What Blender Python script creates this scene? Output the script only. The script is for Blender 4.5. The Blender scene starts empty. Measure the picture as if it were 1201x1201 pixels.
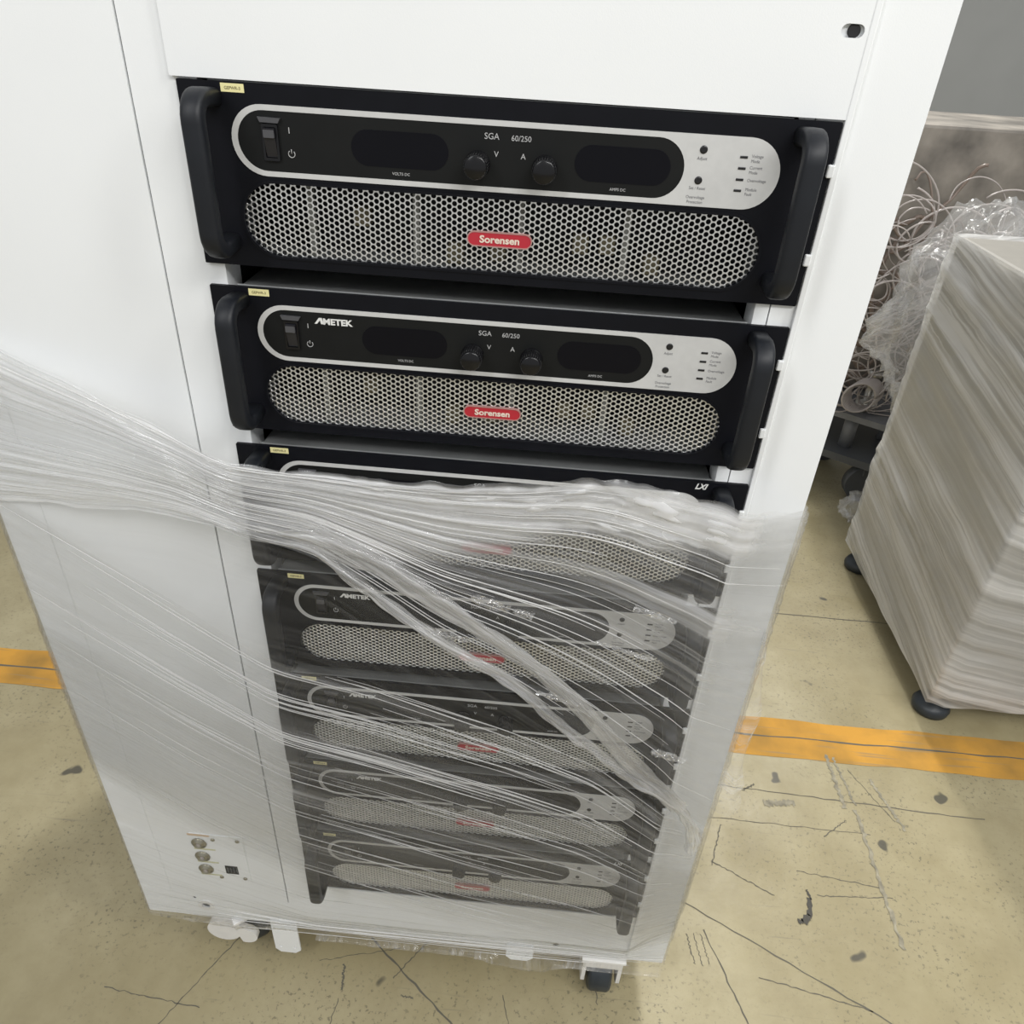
import bpy, bmesh, math, random
from mathutils import Vector, Matrix, noise
from mathutils.geometry import tessellate_polygon
random.seed(7)
FLOOR = 1270.0                       # mm from the top edge of the topmost unit down to the floor


def V(x, y, z):
    return Vector((x / 1000, y / 1000, (z + FLOOR) / 1000))


scene = bpy.context.scene
COL = scene.collection
# ------------------------------------------------------------------ camera
cam_d = bpy.data.cameras.new('camera')
cam = bpy.data.objects.new('camera', cam_d)
COL.objects.link(cam)
cam_d.sensor_width = 36
cam_d.lens = 894.27 / 1201 * 36
cam_d.clip_start = 0.02
R_ = Vector((0.9959, 0.0740, 0.0524)).normalized()
F_ = Vector((-0.0333, 0.8361, -0.5476)).normalized()
U_ = R_.cross(F_).normalized()
m3 = Matrix((R_, U_, -F_)).transposed()
cam.matrix_world = Matrix.Translation(V(289.92, -622.7, 53.15)) @ m3.to_4x4()
scene.camera = cam
# ------------------------------------------------------------------ world, lights, exposure
w = bpy.data.worlds.new('world')
scene.world = w
w.use_nodes = True
bg = w.node_tree.nodes['Background']
bg.inputs['Color'].default_value = (0.97, 0.985, 1.0, 1)
bg.inputs['Strength'].default_value = 0.49
scene.view_settings.view_transform = 'Standard'
scene.view_settings.look = 'None'
scene.view_settings.exposure = 0.0
scene.view_settings.gamma = 1.0
scene.view_settings.use_curve_mapping = False
scene.cycles.max_bounces = 14
scene.cycles.diffuse_bounces = 9
scene.cycles.glossy_bounces = 5
scene.cycles.transparent_max_bounces = 24


def area(name, loc, target, sx, sy, power, col=(1, 1, 1)):
    d = bpy.data.lights.new(name, 'AREA')
    d.shape = 'RECTANGLE'
    d.size, d.size_y = sx, sy
    d.energy = power
    d.color = col
    o = bpy.data.objects.new(name, d)
    COL.objects.link(o)
    o.location = loc
    o.rotation_euler = (target - loc).to_track_quat('-Z', 'Y').to_euler()
    return o


# hall lamps: one row behind the cabinet, to the right, throws its shadow towards the viewer
area('ceiling_tube_back', Vector((1.15, 3.1, 3.3)), Vector((0.9, 0.2, 0.0)), 0.35, 0.9, 112, (1.0, 0.985, 0.94))
# ceiling tubes of the hall, in front of the rack and above the photographer
area('ceiling_tube_front', Vector((1.3, -2.0, 3.0)), Vector((0.3, 0, 1.0)), 1.6, 0.3, 42.5, (1, 0.99, 0.975))
area('ceiling_tube_left', Vector((-1.1, -1.9, 3.0)), Vector((0.1, 0, 1.0)), 0.3, 1.6, 26.5, (0.98, 0.99, 1))
area('ceiling_tube_right', Vector((2.3, -0.9, 3.0)), Vector((0.7, 0.1, 0.4)), 0.4, 1.8, 32, (1, 1, 0.97))


# ------------------------------------------------------------------ materials
def new_mat(name):
    m = bpy.data.materials.new(name)
    m.use_nodes = True
    nt = m.node_tree
    return m, nt, nt.nodes['Principled BSDF'], nt.nodes['Material Output']


def N(nt, t, **kw):
    n = nt.nodes.new(t)
    for k, v in kw.items():
        if hasattr(n, k) and not k[0].isupper():
            setattr(n, k, v)
        else:
            n.inputs[k.replace('_', ' ')].default_value = v
    return n


def simple(name, col, rough=0.5, metal=0.0, var=0.04, scale=40, bump=0.0, bscale=900, spec=0.5, coat=0):
    m, nt, p, out = new_mat(name)
    tc = N(nt, 'ShaderNodeTexCoord')
    nz = N(nt, 'ShaderNodeTexNoise')
    nz.inputs['Scale'].default_value = scale
    nz.inputs['Detail'].default_value = 4
    nt.links.new(tc.outputs['Object'], nz.inputs['Vector'])
    cr = N(nt, 'ShaderNodeValToRGB')
    c = cr.color_ramp
    c.elements[0].position, c.elements[1].position = 0.3, 0.7
    c.elements[0].color = tuple(max(0, v * (1 - var)) for v in col) + (1,)
    c.elements[1].color = tuple(min(1, v * (1 + var)) for v in col) + (1,)
    nt.links.new(nz.outputs['Fac'], cr.inputs['Fac'])
    nt.links.new(cr.outputs['Color'], p.inputs['Base Color'])
    p.inputs['Roughness'].default_value = rough
    p.inputs['Metallic'].default_value = metal
    p.inputs['Specular IOR Level'].default_value = spec
    p.inputs['Coat Weight'].default_value = coat
    if bump:
        nb = N(nt, 'ShaderNodeTexNoise')
        nb.inputs['Scale'].default_value = bscale
        nt.links.new(tc.outputs['Object'], nb.inputs['Vector'])
        b = N(nt, 'ShaderNodeBump')
        b.inputs['Strength'].default_value = bump
        b.inputs['Distance'].default_value = 0.0005
        nt.links.new(nb.outputs['Fac'], b.inputs['Height'])
        nt.links.new(b.outputs['Normal'], p.inputs['Normal'])
    return m


M = {}
M['white'] = simple('white_powder_coat', (0.80, 0.815, 0.82), 0.42, var=0.015, scale=6, bump=0.12)
M['white_plastic'] = simple('white_plastic', (0.74, 0.73, 0.71), 0.35)
M['black_panel'] = simple('black_panel', (0.0042, 0.0046, 0.007), 0.5, var=0.12, bump=0.15, bscale=2500, spec=0.16)
M['black_matte'] = simple('black_overlay', (0.0068, 0.0073, 0.0073), 0.5, var=0.1, spec=0.22)
M['handle'] = simple('handle_black', (0.0085, 0.010, 0.0135), 0.45, var=0.1, bump=0.1, bscale=2500, spec=0.35)
M['knob'] = simple('knob_black', (0.006, 0.006, 0.007), 0.2, spec=0.4)
M['knob_grip'] = simple('knob_grip', (0.008, 0.008, 0.009), 0.45)
M['display'] = simple('display_window', (0.004, 0.004, 0.006), 0.3, spec=0.15)
M['silver'] = simple('silver_overlay', (0.56, 0.56, 0.55), 0.42, metal=0.1, var=0.03, scale=150)
M['grille'] = simple('grille_steel', (0.80, 0.80, 0.79), 0.33, metal=0.9, var=0.05, scale=300)
M['cover'] = simple('chassis_cover', (0.30, 0.31, 0.31), 0.38, metal=0.5, var=0.08)
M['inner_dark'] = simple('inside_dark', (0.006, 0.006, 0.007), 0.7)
M['inner_tan'] = simple('inside_tan', (0.14, 0.12, 0.07), 0.6)
M['inner_grey'] = simple('inside_grey', (0.20, 0.20, 0.18), 0.5)
M['red'] = simple('badge_red', (0.42, 0.015, 0.03), 0.3, coat=0.4)
M['badge_letter'] = simple('badge_letter', (0.72, 0.62, 0.52), 0.35)
M['badge_rim'] = simple('badge_rim', (0.5, 0.28, 0.26), 0.35, metal=0.4)
M['print_light'] = simple('print_light', (0.42, 0.42, 0.42), 0.5)
M['print_dark'] = simple('print_dark', (0.12, 0.12, 0.13), 0.5)
M['print_bright'] = simple('print_bright', (0.72, 0.72, 0.70), 0.4)
M['yellow'] = simple('sticker_yellow', (0.76, 0.70, 0.36), 0.5)
M['ink'] = simple('sticker_ink', (0.14, 0.12, 0.05), 0.6)
M['rocker'] = simple('rocker', (0.016, 0.016, 0.02), 0.22)
M['rocker_grey'] = simple('switch_hood', (0.07, 0.07, 0.075), 0.4)
M['led'] = simple('led_dark', (0.01, 0.01, 0.011), 0.3)
M['rubber'] = simple('wheel_rubber', (0.022, 0.028, 0.034), 0.4, var=0.15)
M['zinc'] = simple('zinc_steel', (0.48, 0.47, 0.44), 0.35, metal=0.8)
M['nickel'] = simple('nickel', (0.36, 0.34, 0.27), 0.3, metal=0.9)
M['grey_paint'] = simple('grey_machine_paint', (0.16, 0.165, 0.175), 0.45, var=0.08)
M['grey_dark'] = simple('dark_machine_paint', (0.07, 0.075, 0.082), 0.5)
M['wire_white'] = simple('wire_clear_white', (0.42, 0.38, 0.36), 0.3)
M['wire_brown'] = simple('wire_brown', (0.22, 0.17, 0.14), 0.4)
M['wall'] = simple('hall_wall', (0.55, 0.56, 0.55), 0.7, scale=2)
M['tan_label'] = simple('tan_label', (0.62, 0.46, 0.32), 0.5)
M['khaki_label'] = simple('khaki_label', (0.56, 0.55, 0.36), 0.5)


def floor_material():
    m, nt, p, out = new_mat('worn_concrete')
    L = nt.links.new
    tc = N(nt, 'ShaderNodeTexCoord')
    co = tc.outputs['Object']

    def nz(scale, detail=5, rough=0.6, vec=None, dist=0.0):
        n = N(nt, 'ShaderNodeTexNoise')
        n.inputs['Scale'].default_value = scale
        n.inputs['Detail'].default_value = detail
        n.inputs['Roughness'].default_value = rough
        n.inputs['Distortion'].default_value = dist
        L(vec or co, n.inputs['Vector'])
        return n.outputs['Fac']

    def ramp(f, p0, c0, p1, c1):
        r = N(nt, 'ShaderNodeValToRGB')
        e = r.color_ramp.elements
        e[0].position, e[1].position = p0, p1
        e[0].color = (c0,) * 3 + (1,) if not isinstance(c0, tuple) else c0 + (1,)
        e[1].color = (c1,) * 3 + (1,) if not isinstance(c1, tuple) else c1 + (1,)
        L(f, r.inputs['Fac'])
        return r.outputs['Color']

    def mix(fac, a, b, mode='MIX'):
        x = N(nt, 'ShaderNodeMixRGB', blend_type=mode)
        for s, i in ((fac, 0), (a, 1), (b, 2)):
            if isinstance(s, (int, float)):
                x.inputs[i].default_value = s
            elif isinstance(s, tuple):
                x.inputs[i].default_value = s + (1,)
            else:
                L(s, x.inputs[i])
        return x.outputs['Color']

    base = ramp(nz(2.6, 6), 0.32, (0.285, 0.24, 0.13), 0.68, (0.41, 0.36, 0.225))
    base = mix(ramp(nz(11, 8, 0.7), 0.42, 0.0, 0.75, 0.45), base, (0.225, 0.185, 0.10))
    # pale scuffed zones full of dark specks
    sp = ramp(nz(130, 3, 0.65), 0.575, 0.0, 0.645, 0.7)
    zone = ramp(nz(3.3, 3), 0.40, 0.0, 0.58, 1.0)
    spz = mix(1.0, sp, zone, 'MULTIPLY')
    base = mix(spz, base, (0.13, 0.115, 0.075))
    # drag marks: very stretched noise in three directions
    for ang, sc, thr in ((0.25, 7, 0.665), (1.15, 6, 0.675), (-0.7, 5, 0.68), (0.02, 9, 0.67)):
        mp = N(nt, 'ShaderNodeMapping')
        mp.inputs['Rotation'].default_value = (0, 0, ang)
        mp.inputs['Scale'].default_value = (0.4, 9, 1)
        L(co, mp.inputs['Vector'])
        f = ramp(nz(sc, 4, 0.6, mp.outputs['Vector'], 0.3), thr, 0.0, thr + 0.06, 0.6)
        f = mix(1.0, f, ramp(nz(1.7 + ang, 2), 0.42, 0.0, 0.6, 1.0), 'MULTIPLY')
        base = mix(f, base, (0.14, 0.13, 0.105))
    blot = ramp(nz(14, 2, 0.4), 0.73, 0.0, 0.76, 0.9)
    base = mix(blot, base, (0.07, 0.065, 0.05))
    L(base, p.inputs['Base Color'])
    rr = ramp(nz(9, 6), 0.3, 0.32, 0.7, 0.6)
    L(rr, p.inputs['Roughness'])
    b = N(nt, 'ShaderNodeBump')
    b.inputs['Strength'].default_value = 0.25
    b.inputs['Distance'].default_value = 0.002
    L(nz(60, 6), b.inputs['Height'])
    L(b.outputs['Normal'], p.inputs['Normal'])
    return m


def paint_material():
    m, nt, p, out = new_mat('worn_orange_paint')
    L = nt.links.new
    tc = N(nt, 'ShaderNodeTexCoord')
    n1 = N(nt, 'ShaderNodeTexNoise')
    n1.inputs['Scale'].default_value = 9
    n1.inputs['Detail'].default_value = 8
    L(tc.outputs['Object'], n1.inputs['Vector'])
    r = N(nt, 'ShaderNodeValToRGB')
    e = r.color_ramp.elements
    e[0].position, e[0].color = 0.3, (0.33, 0.19, 0.05, 1)
    e[1].position, e[1].color = 0.62, (0.60, 0.31, 0.055, 1)
    L(n1.outputs['Fac'], r.inputs['Fac'])
    mp = N(nt, 'ShaderNodeMapping')
    mp.inputs['Rotation'].default_value = (0, 0, -1.1)
    mp.inputs['Scale'].default_value = (1, 22, 1)
    L(tc.outputs['Object'], mp.inputs['Vector'])
    n2 = N(nt, 'ShaderNodeTexNoise')
    n2.inputs['Scale'].default_value = 5
    L(mp.outputs['Vector'], n2.inputs['Vector'])
    r2 = N(nt, 'ShaderNodeValToRGB')
    e = r2.color_ramp.elements
    e[0].position, e[0].color = 0.6, (0, 0, 0, 1)
    e[1].position, e[1].color = 0.7, (0.6, 0.6, 0.6, 1)
    L(n2.outputs['Fac'], r2.inputs['Fac'])
    mx = N(nt, 'ShaderNodeMixRGB')
    L(r2.outputs['Color'], mx.inputs[0])
    L(r.outputs['Color'], mx.inputs[1])
    mx.inputs[2].default_value = (0.30, 0.22, 0.12, 1)
    L(mx.outputs['Color'], p.inputs['Base Color'])
    p.inputs['Roughness'].default_value = 0.75
    p.inputs['Specular IOR Level'].default_value = 0.2
    return m


def film_material(name, lo=0.02, hi=0.85, gain=1.0, streak=(3.0, 180.0), thr=0.5, gloss=0.42, tint=(0.98, 0.98, 0.98), rough=0.3, base=0.025, trl=0.45, cap=0.3):
    """clear stretch film: see-through, glossy skin, milky streaks along u for pleats and their painted highlights"""
    m = bpy.data.materials.new(name)
    m.use_nodes = True
    nt = m.node_tree
    nt.nodes.clear()
    L = nt.links.new
    out = N(nt, 'ShaderNodeOutputMaterial')
    uv = N(nt, 'ShaderNodeTexCoord')
    att = N(nt, 'ShaderNodeAttribute')
    att.attribute_name = 'film_layers'

    def st(su, sv, detail, seed, dist=0.2):
        mp = N(nt, 'ShaderNodeMapping')
        mp.inputs['Scale'].default_value = (su, sv, 1)
        mp.inputs['Location'].default_value = (seed, seed * 1.7, 0)
        L(uv.outputs['UV'], mp.inputs['Vector'])
        n = N(nt, 'ShaderNodeTexNoise')
        n.inputs['Scale'].default_value = 1
        n.inputs['Detail'].default_value = detail
        n.inputs['Roughness'].default_value = 0.6
        n.inputs['Distortion'].default_value = dist
        L(mp.outputs['Vector'], n.inputs['Vector'])
        return n.outputs['Fac']

    def math_(op, a, b=None, c=None):
        x = N(nt, 'ShaderNodeMath', operation=op)
        for i, s in enumerate((a, b, c)):
            if s is None:
                continue
            if isinstance(s, (int, float)):
                x.inputs[i].default_value = s
            else:
                L(s, x.inputs[i])
        return x.outputs[0]

    def maprange(v, a, b, c, d):
        x = N(nt, 'ShaderNodeMapRange')
        L(v, x.inputs[0])
        for i, s in enumerate((a, b, c, d)):
            x.inputs[i + 1].default_value = s
        return x.outputs[0]

    fine = st(streak[0], streak[1], 3, 3.1)
    mid = st(streak[0] * 0.6, streak[1] * 0.3, 3, 9.4)
    wide = st(streak[0] * 0.5, streak[1] * 0.07, 2, 21.0)
    s1 = maprange(fine, thr, thr + 0.2, 0, 1)
    s2 = maprange(mid, thr - 0.02, thr + 0.22, 0, 1)
    s3 = maprange(wide, 0.4, 0.62, 0.12, 1.15)
    tot = math_('ADD', math_('MULTIPLY', s1, 0.75), math_('MULTIPLY', s2, 0.8))  # streak whiteness: haze of the pleats plus fold highlights put into the colour
    tot = math_('MULTIPLY', tot, s3)
    tot = math_('ADD', tot, math_('MULTIPLY', math_('POWER', att.outputs['Fac'], 2.0), 0.45))
    tot = math_('ADD', tot, base)
    dens = math_('MULTIPLY', att.outputs['Fac'], gain)
    haze = math_('MULTIPLY', tot, dens)
    haze = math_('ADD', haze, lo)
    haze = math_('MINIMUM', haze, hi)
    bump = N(nt, 'ShaderNodeBump')
    bump.inputs['Strength'].default_value = 0.6
    bump.inputs['Distance'].default_value = 0.0016
    h = math_('ADD', math_('MULTIPLY', mid, 1.6), math_('MULTIPLY', fine, 0.8))
    L(h, bump.inputs['Height'])
    tr = N(nt, 'ShaderNodeBsdfTransparent')
    tr.inputs['Color'].default_value = (0.99, 0.99, 0.99, 1)
    gl = N(nt, 'ShaderNodeBsdfGlossy')
    gl.inputs['Roughness'].default_value = 0.1
    L(bump.outputs['Normal'], gl.inputs['Normal'])
    fr = N(nt, 'ShaderNodeFresnel')
    fr.inputs['IOR'].default_value = 1.5
    L(bump.outputs['Normal'], fr.inputs['Normal'])
    fac = math_('MULTIPLY', fr.outputs[0], gloss)
    fac = math_('MINIMUM', fac, cap)
    clear = N(nt, 'ShaderNodeMixShader')
    L(fac, clear.inputs[0])
    L(tr.outputs[0], clear.inputs[1])
    L(gl.outputs[0], clear.inputs[2])
    df = N(nt, 'ShaderNodeBsdfDiffuse')
    df.inputs['Color'].default_value = tint + (1,)
    L(bump.outputs['Normal'], df.inputs['Normal'])
    tl = N(nt, 'ShaderNodeBsdfTranslucent')
    tl.inputs['Color'].default_value = tint + (1,)
    mk = N(nt, 'ShaderNodeMixShader')
    mk.inputs[0].default_value = trl
    L(df.outputs[0], mk.inputs[1])
    L(tl.outputs[0], mk.inputs[2])
    g2 = N(nt, 'ShaderNodeBsdfGlossy')
    g2.inputs['Roughness'].default_value = rough
    L(bump.outputs['Normal'], g2.inputs['Normal'])
    milk = N(nt, 'ShaderNodeMixShader')
    milk.inputs[0].default_value = 0.10
    L(mk.outputs[0], milk.inputs[1])
    L(g2.outputs[0], milk.inputs[2])
    fin = N(nt, 'ShaderNodeMixShader')
    L(haze, fin.inputs[0])
    L(clear.outputs[0], fin.inputs[1])
    L(milk.outputs[0], fin.inputs[2])
    L(fin.outputs[0], out.inputs['Surface'])
    return m


M['film'] = film_material('stretch_film')
M['film_rope'] = film_material('stretch_film_bunched', lo=0.10, hi=0.8, gain=0.7, streak=(6, 34), thr=0.46, gloss=1.4, cap=0.5)
M['film_box'] = film_material('stretch_film_on_box', lo=0.05, hi=0.85, streak=(1.5, 80.0), gain=0.8, thr=0.42, gloss=1.2, base=0.15)


# ------------------------------------------------------------------ mesh helpers (all in mm)
class MB:
    def __init__(self):
        self.bm = bmesh.new()

    def quad(self, pts, smooth=False):
        f = self.bm.faces.new([self.bm.verts.new(V(*p)) for p in pts])
        f.smooth = smooth
        return self

    def box(self, x0, x1, y0, y1, z0, z1, bev=0, seg=2):
        vs = [self.bm.verts.new(V(x, y, z)) for x in (x0, x1) for y in (y0, y1) for z in (z0, z1)]
        fs = []
        for a in ((0, 1, 3, 2), (4, 6, 7, 5), (0, 4, 5, 1), (2, 3, 7, 6), (0, 2, 6, 4), (1, 5, 7, 3)):
            fs.append(self.bm.faces.new([vs[i] for i in a]))
        bmesh.ops.recalc_face_normals(self.bm, faces=fs)
        if bev:
            es = set(e for f in fs for e in f.edges)
            bmesh.ops.bevel(self.bm, geom=list(es), offset=bev / 1000, segments=seg, profile=0.5, affect='EDGES', clamp_overlap=True)
        return self

    def plate(self, loops, y0, y1, smooth_side=False, bev=0):
        """flat plate in x-z with holes: loops[0] outline, others holes; y0 front, y1 back"""
        flat = [p for l in loops for p in l]
        tris = tessellate_polygon([[Vector((p[0], p[1], 0)) for p in l] for l in loops])
        fa = [self.bm.verts.new(V(p[0], y0, p[1])) for p in flat]
        ba = [self.bm.verts.new(V(p[0], y1, p[1])) for p in flat]
        fs = []
        for t in tris:
            a, b, c = (flat[i] for i in t)
            cr = (b[0] - a[0]) * (c[1] - a[1]) - (b[1] - a[1]) * (c[0] - a[0])
            if abs(cr) < 1e-7:
                continue
            t = list(t) if cr > 0 else list(t)[::-1]
            try:
                fs.append(self.bm.faces.new([fa[i] for i in t]))
                fs.append(self.bm.faces.new([ba[i] for i in t[::-1]]))
            except ValueError:
                pass
        k = 0
        for l in loops:
            n = len(l)
            for i in range(n):
                a, b = k + i, k + (i + 1) % n
                f = self.bm.faces.new([fa[a], fa[b], ba[b], ba[a]])
                f.smooth = smooth_side
                fs.append(f)
            k += n
        bmesh.ops.recalc_face_normals(self.bm, faces=fs)
        return self

    def cyl(self, p, q, r0, r1=None, n=20, caps=True, smooth=True):
        """cylinder/cone between two mm points"""
        r1 = r0 if r1 is None else r1
        p, q = Vector(p), Vector(q)
        d = (q - p).normalized()
        a = d.orthogonal().normalized()
        b = d.cross(a)
        rings = []
        for c, r in ((p, r0), (q, r1)):
            rings.append([self.bm.verts.new(V(*(c + a * math.cos(t) * r + b * math.sin(t) * r))) for t in [2 * math.pi * i / n for i in range(n)]])
        for i in range(n):
            f = self.bm.faces.new([rings[0][i], rings[0][(i + 1) % n], rings[1][(i + 1) % n], rings[1][i]])
            f.smooth = smooth
        if caps:
            self.bm.faces.new(rings[0][::-1])
            self.bm.faces.new(rings[1])
        return self

    def lathe(self, c, axis, prof, n=28):
        """prof: list of (distance along axis, radius)"""
        c, d = Vector(c), Vector(axis).normalized()
        a = d.orthogonal().normalized()
        b = d.cross(a)
        rings = []
        for h, r in prof:
            rings.append([self.bm.verts.new(V(*(c + d * h + (a * math.cos(t) + b * math.sin(t)) * max(r, 0.02)))) for t in [2 * math.pi * i / n for i in range(n)]])
        for k in range(len(rings) - 1):
            for i in range(n):
                f = self.bm.faces.new([rings[k][i], rings[k][(i + 1) % n], rings[k + 1][(i + 1) % n], rings[k + 1][i]])
                f.smooth = True
        self.bm.faces.new(rings[0][::-1])
        self.bm.faces.new(rings[-1])
        return self

    def tube(self, pts, r, n=8, caps=True):
        """tube through mm points; r a number or a function of 0..1"""
        pts = [Vector(p) for p in pts]
        rings = []
        up = Vector((0.1, 0.2, 1)).normalized()
        for i, p in enumerate(pts):
            t = (pts[min(i + 1, len(pts) - 1)] - pts[max(i - 1, 0)]).normalized()
            a = t.cross(up)
            a = t.orthogonal() if a.length < 1e-3 else a
            a.normalize()
            b = t.cross(a)
            rr = r(i / (len(pts) - 1)) if callable(r) else r
            rings.append([self.bm.verts.new(V(*(p + (a * math.cos(s) + b * math.sin(s)) * rr))) for s in [2 * math.pi * j / n for j in range(n)]])
        for k in range(len(rings) - 1):
            for j in range(n):
                f = self.bm.faces.new([rings[k][j], rings[k][(j + 1) % n], rings[k + 1][(j + 1) % n], rings[k + 1][j]])
                f.smooth = True
        if caps:
            self.bm.faces.new(rings[0][::-1])
            self.bm.faces.new(rings[-1])
        return self

    def build(self, name, mat, parent=None, origin=None):
        bmesh.ops.recalc_face_normals(self.bm, faces=self.bm.faces[:])
        me = bpy.data.meshes.new(name)
        self.bm.to_mesh(me)
        self.bm.free()
        if isinstance(mat, (list, tuple)):
            for x in mat:
                me.materials.append(x)
        else:
            me.materials.append(mat)
        return link(name, me, parent, origin)


def link(name, me, parent=None, origin=None):
    o = bpy.data.objects.new(name, me)
    COL.objects.link(o)
    if parent is not None:
        base = world_loc(parent)
        if origin is None:
            origin = base
        me.transform(Matrix.Translation(-origin))
        o.parent = parent
        o.location = origin - base
    elif origin is not None:
        me.transform(Matrix.Translation(-origin))
        o.location = origin
    return o


def world_loc(o):
    l = Vector(o.location)
    while o.parent:
        o = o.parent
        l = l + o.location
    return l


def tag(o, label=None, cat=None, group=None, kind=None):
    for k, v in (('label', label), ('category', cat), ('group', group), ('kind', kind)):
        if v:
            o[k] = v
    return o


def empty(name, loc):
    o = bpy.data.objects.new(name, None)
    o.empty_display_size = 0.05
    COL.objects.link(o)
    o.location = loc
    return o


def copy_tree(o, parent=None, kids=None):
    c = o.copy()
    COL.objects.link(c)
    c.parent = parent
    for ch in [x for x in list(COL.objects) if x.parent == o]:
        copy_tree(ch, c)
    return c


def stadium(x0, x1, z0, z1, n=20):
    r = (z1 - z0) / 2
    zc = (z0 + z1) / 2
    pts = []
    for i in range(n + 1):
        a = -math.pi / 2 + math.pi * i / n
        pts.append((x1 - r + r * math.cos(a), zc + r * math.sin(a)))
    for i in range(n + 1):
        a = math.pi / 2 + math.pi * i / n
        pts.append((x0 + r + r * math.cos(a), zc + r * math.sin(a)))
    return pts


def rect(x0, x1, z0, z1, r=0, n=4):
    if not r:
        return [(x0, z0), (x1, z0), (x1, z1), (x0, z1)]
    pts = []
    for cx, cz, a0 in ((x1 - r, z0 + r, -90), (x1 - r, z1 - r, 0), (x0 + r, z1 - r, 90), (x0 + r, z0 + r, 180)):
        for i in range(n + 1):
            a = math.radians(a0 + 90 * i / n)
            pts.append((cx + r * math.cos(a), cz + r * math.sin(a)))
    return pts


def circle(cx, cz, r, n=16):
    return [(cx + r * math.cos(2 * math.pi * i / n), cz + r * math.sin(2 * math.pi * i / n)) for i in range(n)]


def text_into(mb, s, x, y, z, size, align='LEFT', bold=0.0, depth=0.15, xs=1.0, shear=0.0):
    """letters standing in the x-z plane facing the viewer; x, z of the baseline in mm"""
    cu = bpy.data.curves.new('t', 'FONT')
    cu.body = s
    cu.size = size
    cu.align_x = align
    cu.offset = bold
    cu.extrude = depth
    cu.resolution_u = 3
    cu.shear = shear
    o = bpy.data.objects.new('t', cu)
    COL.objects.link(o)
    dg = bpy.context.evaluated_depsgraph_get()
    me = bpy.data.meshes.new_from_object(o.evaluated_get(dg))
    bpy.data.objects.remove(o)
    bpy.data.curves.remove(cu)
    vs = [mb.bm.verts.new(V(x + v.co.x * xs, y - v.co.z, z + v.co.y)) for v in me.vertices]
    for p in me.polygons:
        try:
            mb.bm.faces.new([vs[i] for i in p.vertices])
        except ValueError:
            pass
    bpy.data.meshes.remove(me)
    return mb


# ------------------------------------------------------------------ the hall
mb = MB()
mb.quad([(-4000, -4000, -1270), (7000, -4000, -1270), (7000, 7000, -1270), (-4000, 7000, -1270)])
tag(mb.build('floor', floor_material()), kind='structure')
mb = MB()
mb.box(-4000, 7000, 7000, 7100, -1270, 2200)
tag(mb.build('wall_back', M['wall']), kind='structure')

# orange lane marking: two worn bands side by side, ragged ends
mb = MB()
random.seed(3)


def ragged(x0, x1, ya, yb, n=70):
    top = [(x0 + (x1 - x0) * i / n, yb + random.uniform(-3, 3)) for i in range(n + 1)]
    bot = [(x0 + (x1 - x0) * i / n, ya + random.uniform(-3, 3)) for i in range(n + 1)]
    for i in range(n):
        mb.quad([(bot[i][0], bot[i][1], -1269.4), (bot[i + 1][0], bot[i + 1][1], -1269.4), (top[i + 1][0], top[i + 1][1], -1269.4), (top[i][0], top[i][1], -1269.4)])


ragged(-1500, 3200, 517, 626)
tag(mb.build('floor_marking', paint_material()), 'worn orange lane line painted on the concrete floor right of the rack', 'floor marking')

# saw-cut joints in the slab
mb = MB()
M['joint'] = simple('slab_joint', (0.12, 0.11, 0.085), 0.8)


def fline(a, b, wdt, z=-1269.6, wob=1.5, n=24):
    a, b = Vector((a[0], a[1], 0)), Vector((b[0], b[1], 0))
    d = (b - a).normalized()
    s = Vector((-d.y, d.x, 0))
    prev = None
    for i in range(n + 1):
        p = a.lerp(b, i / n) + s * random.uniform(-wob, wob)
        h = wdt / 2 * random.uniform(0.5, 1.2)
        cur = (p - s * h, p + s * h)
        if prev:
            mb.quad([(prev[0].x, prev[0].y, z), (cur[0].x, cur[0].y, z), (cur[1].x, cur[1].y, z), (prev[1].x, prev[1].y, z)])
        prev = cur


for a, b, wd in (((587, 180), (1100, -95), 3.0), ((640, 120), (720, -100), 2.5), ((700, 1010), (1900, 1003), 4), ((900, 1800), (885, 1010), 3),
                 ((885, 1010), (760, 660), 2.0), ((70, 48), (330, -150), 3.0), ((169, 56), (120, -12), 2), ((-223, -113), (-141, 41), 1.6),
                 ((-5, 3), (123, 36), 1.2), ((137, -36), (158, -39), 3), ((36, 2), (42, -38), 4), ((-330, -70), (-170, -84), 1.6), ((40, -50), (30, -160), 1.5),
                 ((790, 439), (761, 421), 4), ((723, 50), (900, 14), 1.8), ((703, 335), (673, 244), 2.4), ((675, 253), (780, 196), 2.2),
                 ((833, 250), (990, 232), 1.6), ((860, 205), (1000, 214), 1.6), ((700, 430), (1250, 405), 2.5), ((660, 350), (1000, 345), 1.6),
                 ((439, 85), (452, -20), 1.4), ((300, -20), (340, -150), 1.4), ((905, 330), (960, 372), 2), ((1000, 500), (1060, 380), 1.6), ((610, 110), (618, 60), 2),
                 ((622, 112), (631, 58), 1.6), ((634, 112), (643, 62), 1.6)):
    fline(a, b, wd)
fline((-1500, 572), (3200, 577), 5, -1269.2, 2, 90)
tag(mb.build('trim_1', M['joint']), kind='structure')
mb = MB()
M['scuff'] = simple('rubber_scuff', (0.265, 0.24, 0.175), 0.7, var=0.35, scale=60)
for a, b, wd in (((963, 536), (966, 400), 9), ((976, 530), (990, 410), 5), ((987, 399), (986, 120), 8), ((800, 395), (865, 402), 14), ((1040, 480), (1075, 360), 7)):
    fline(a, b, wd, -1269.1, 2.5, 40)
tag(mb.build('trim_2', M['scuff']), kind='structure')
mb = MB()
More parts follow.
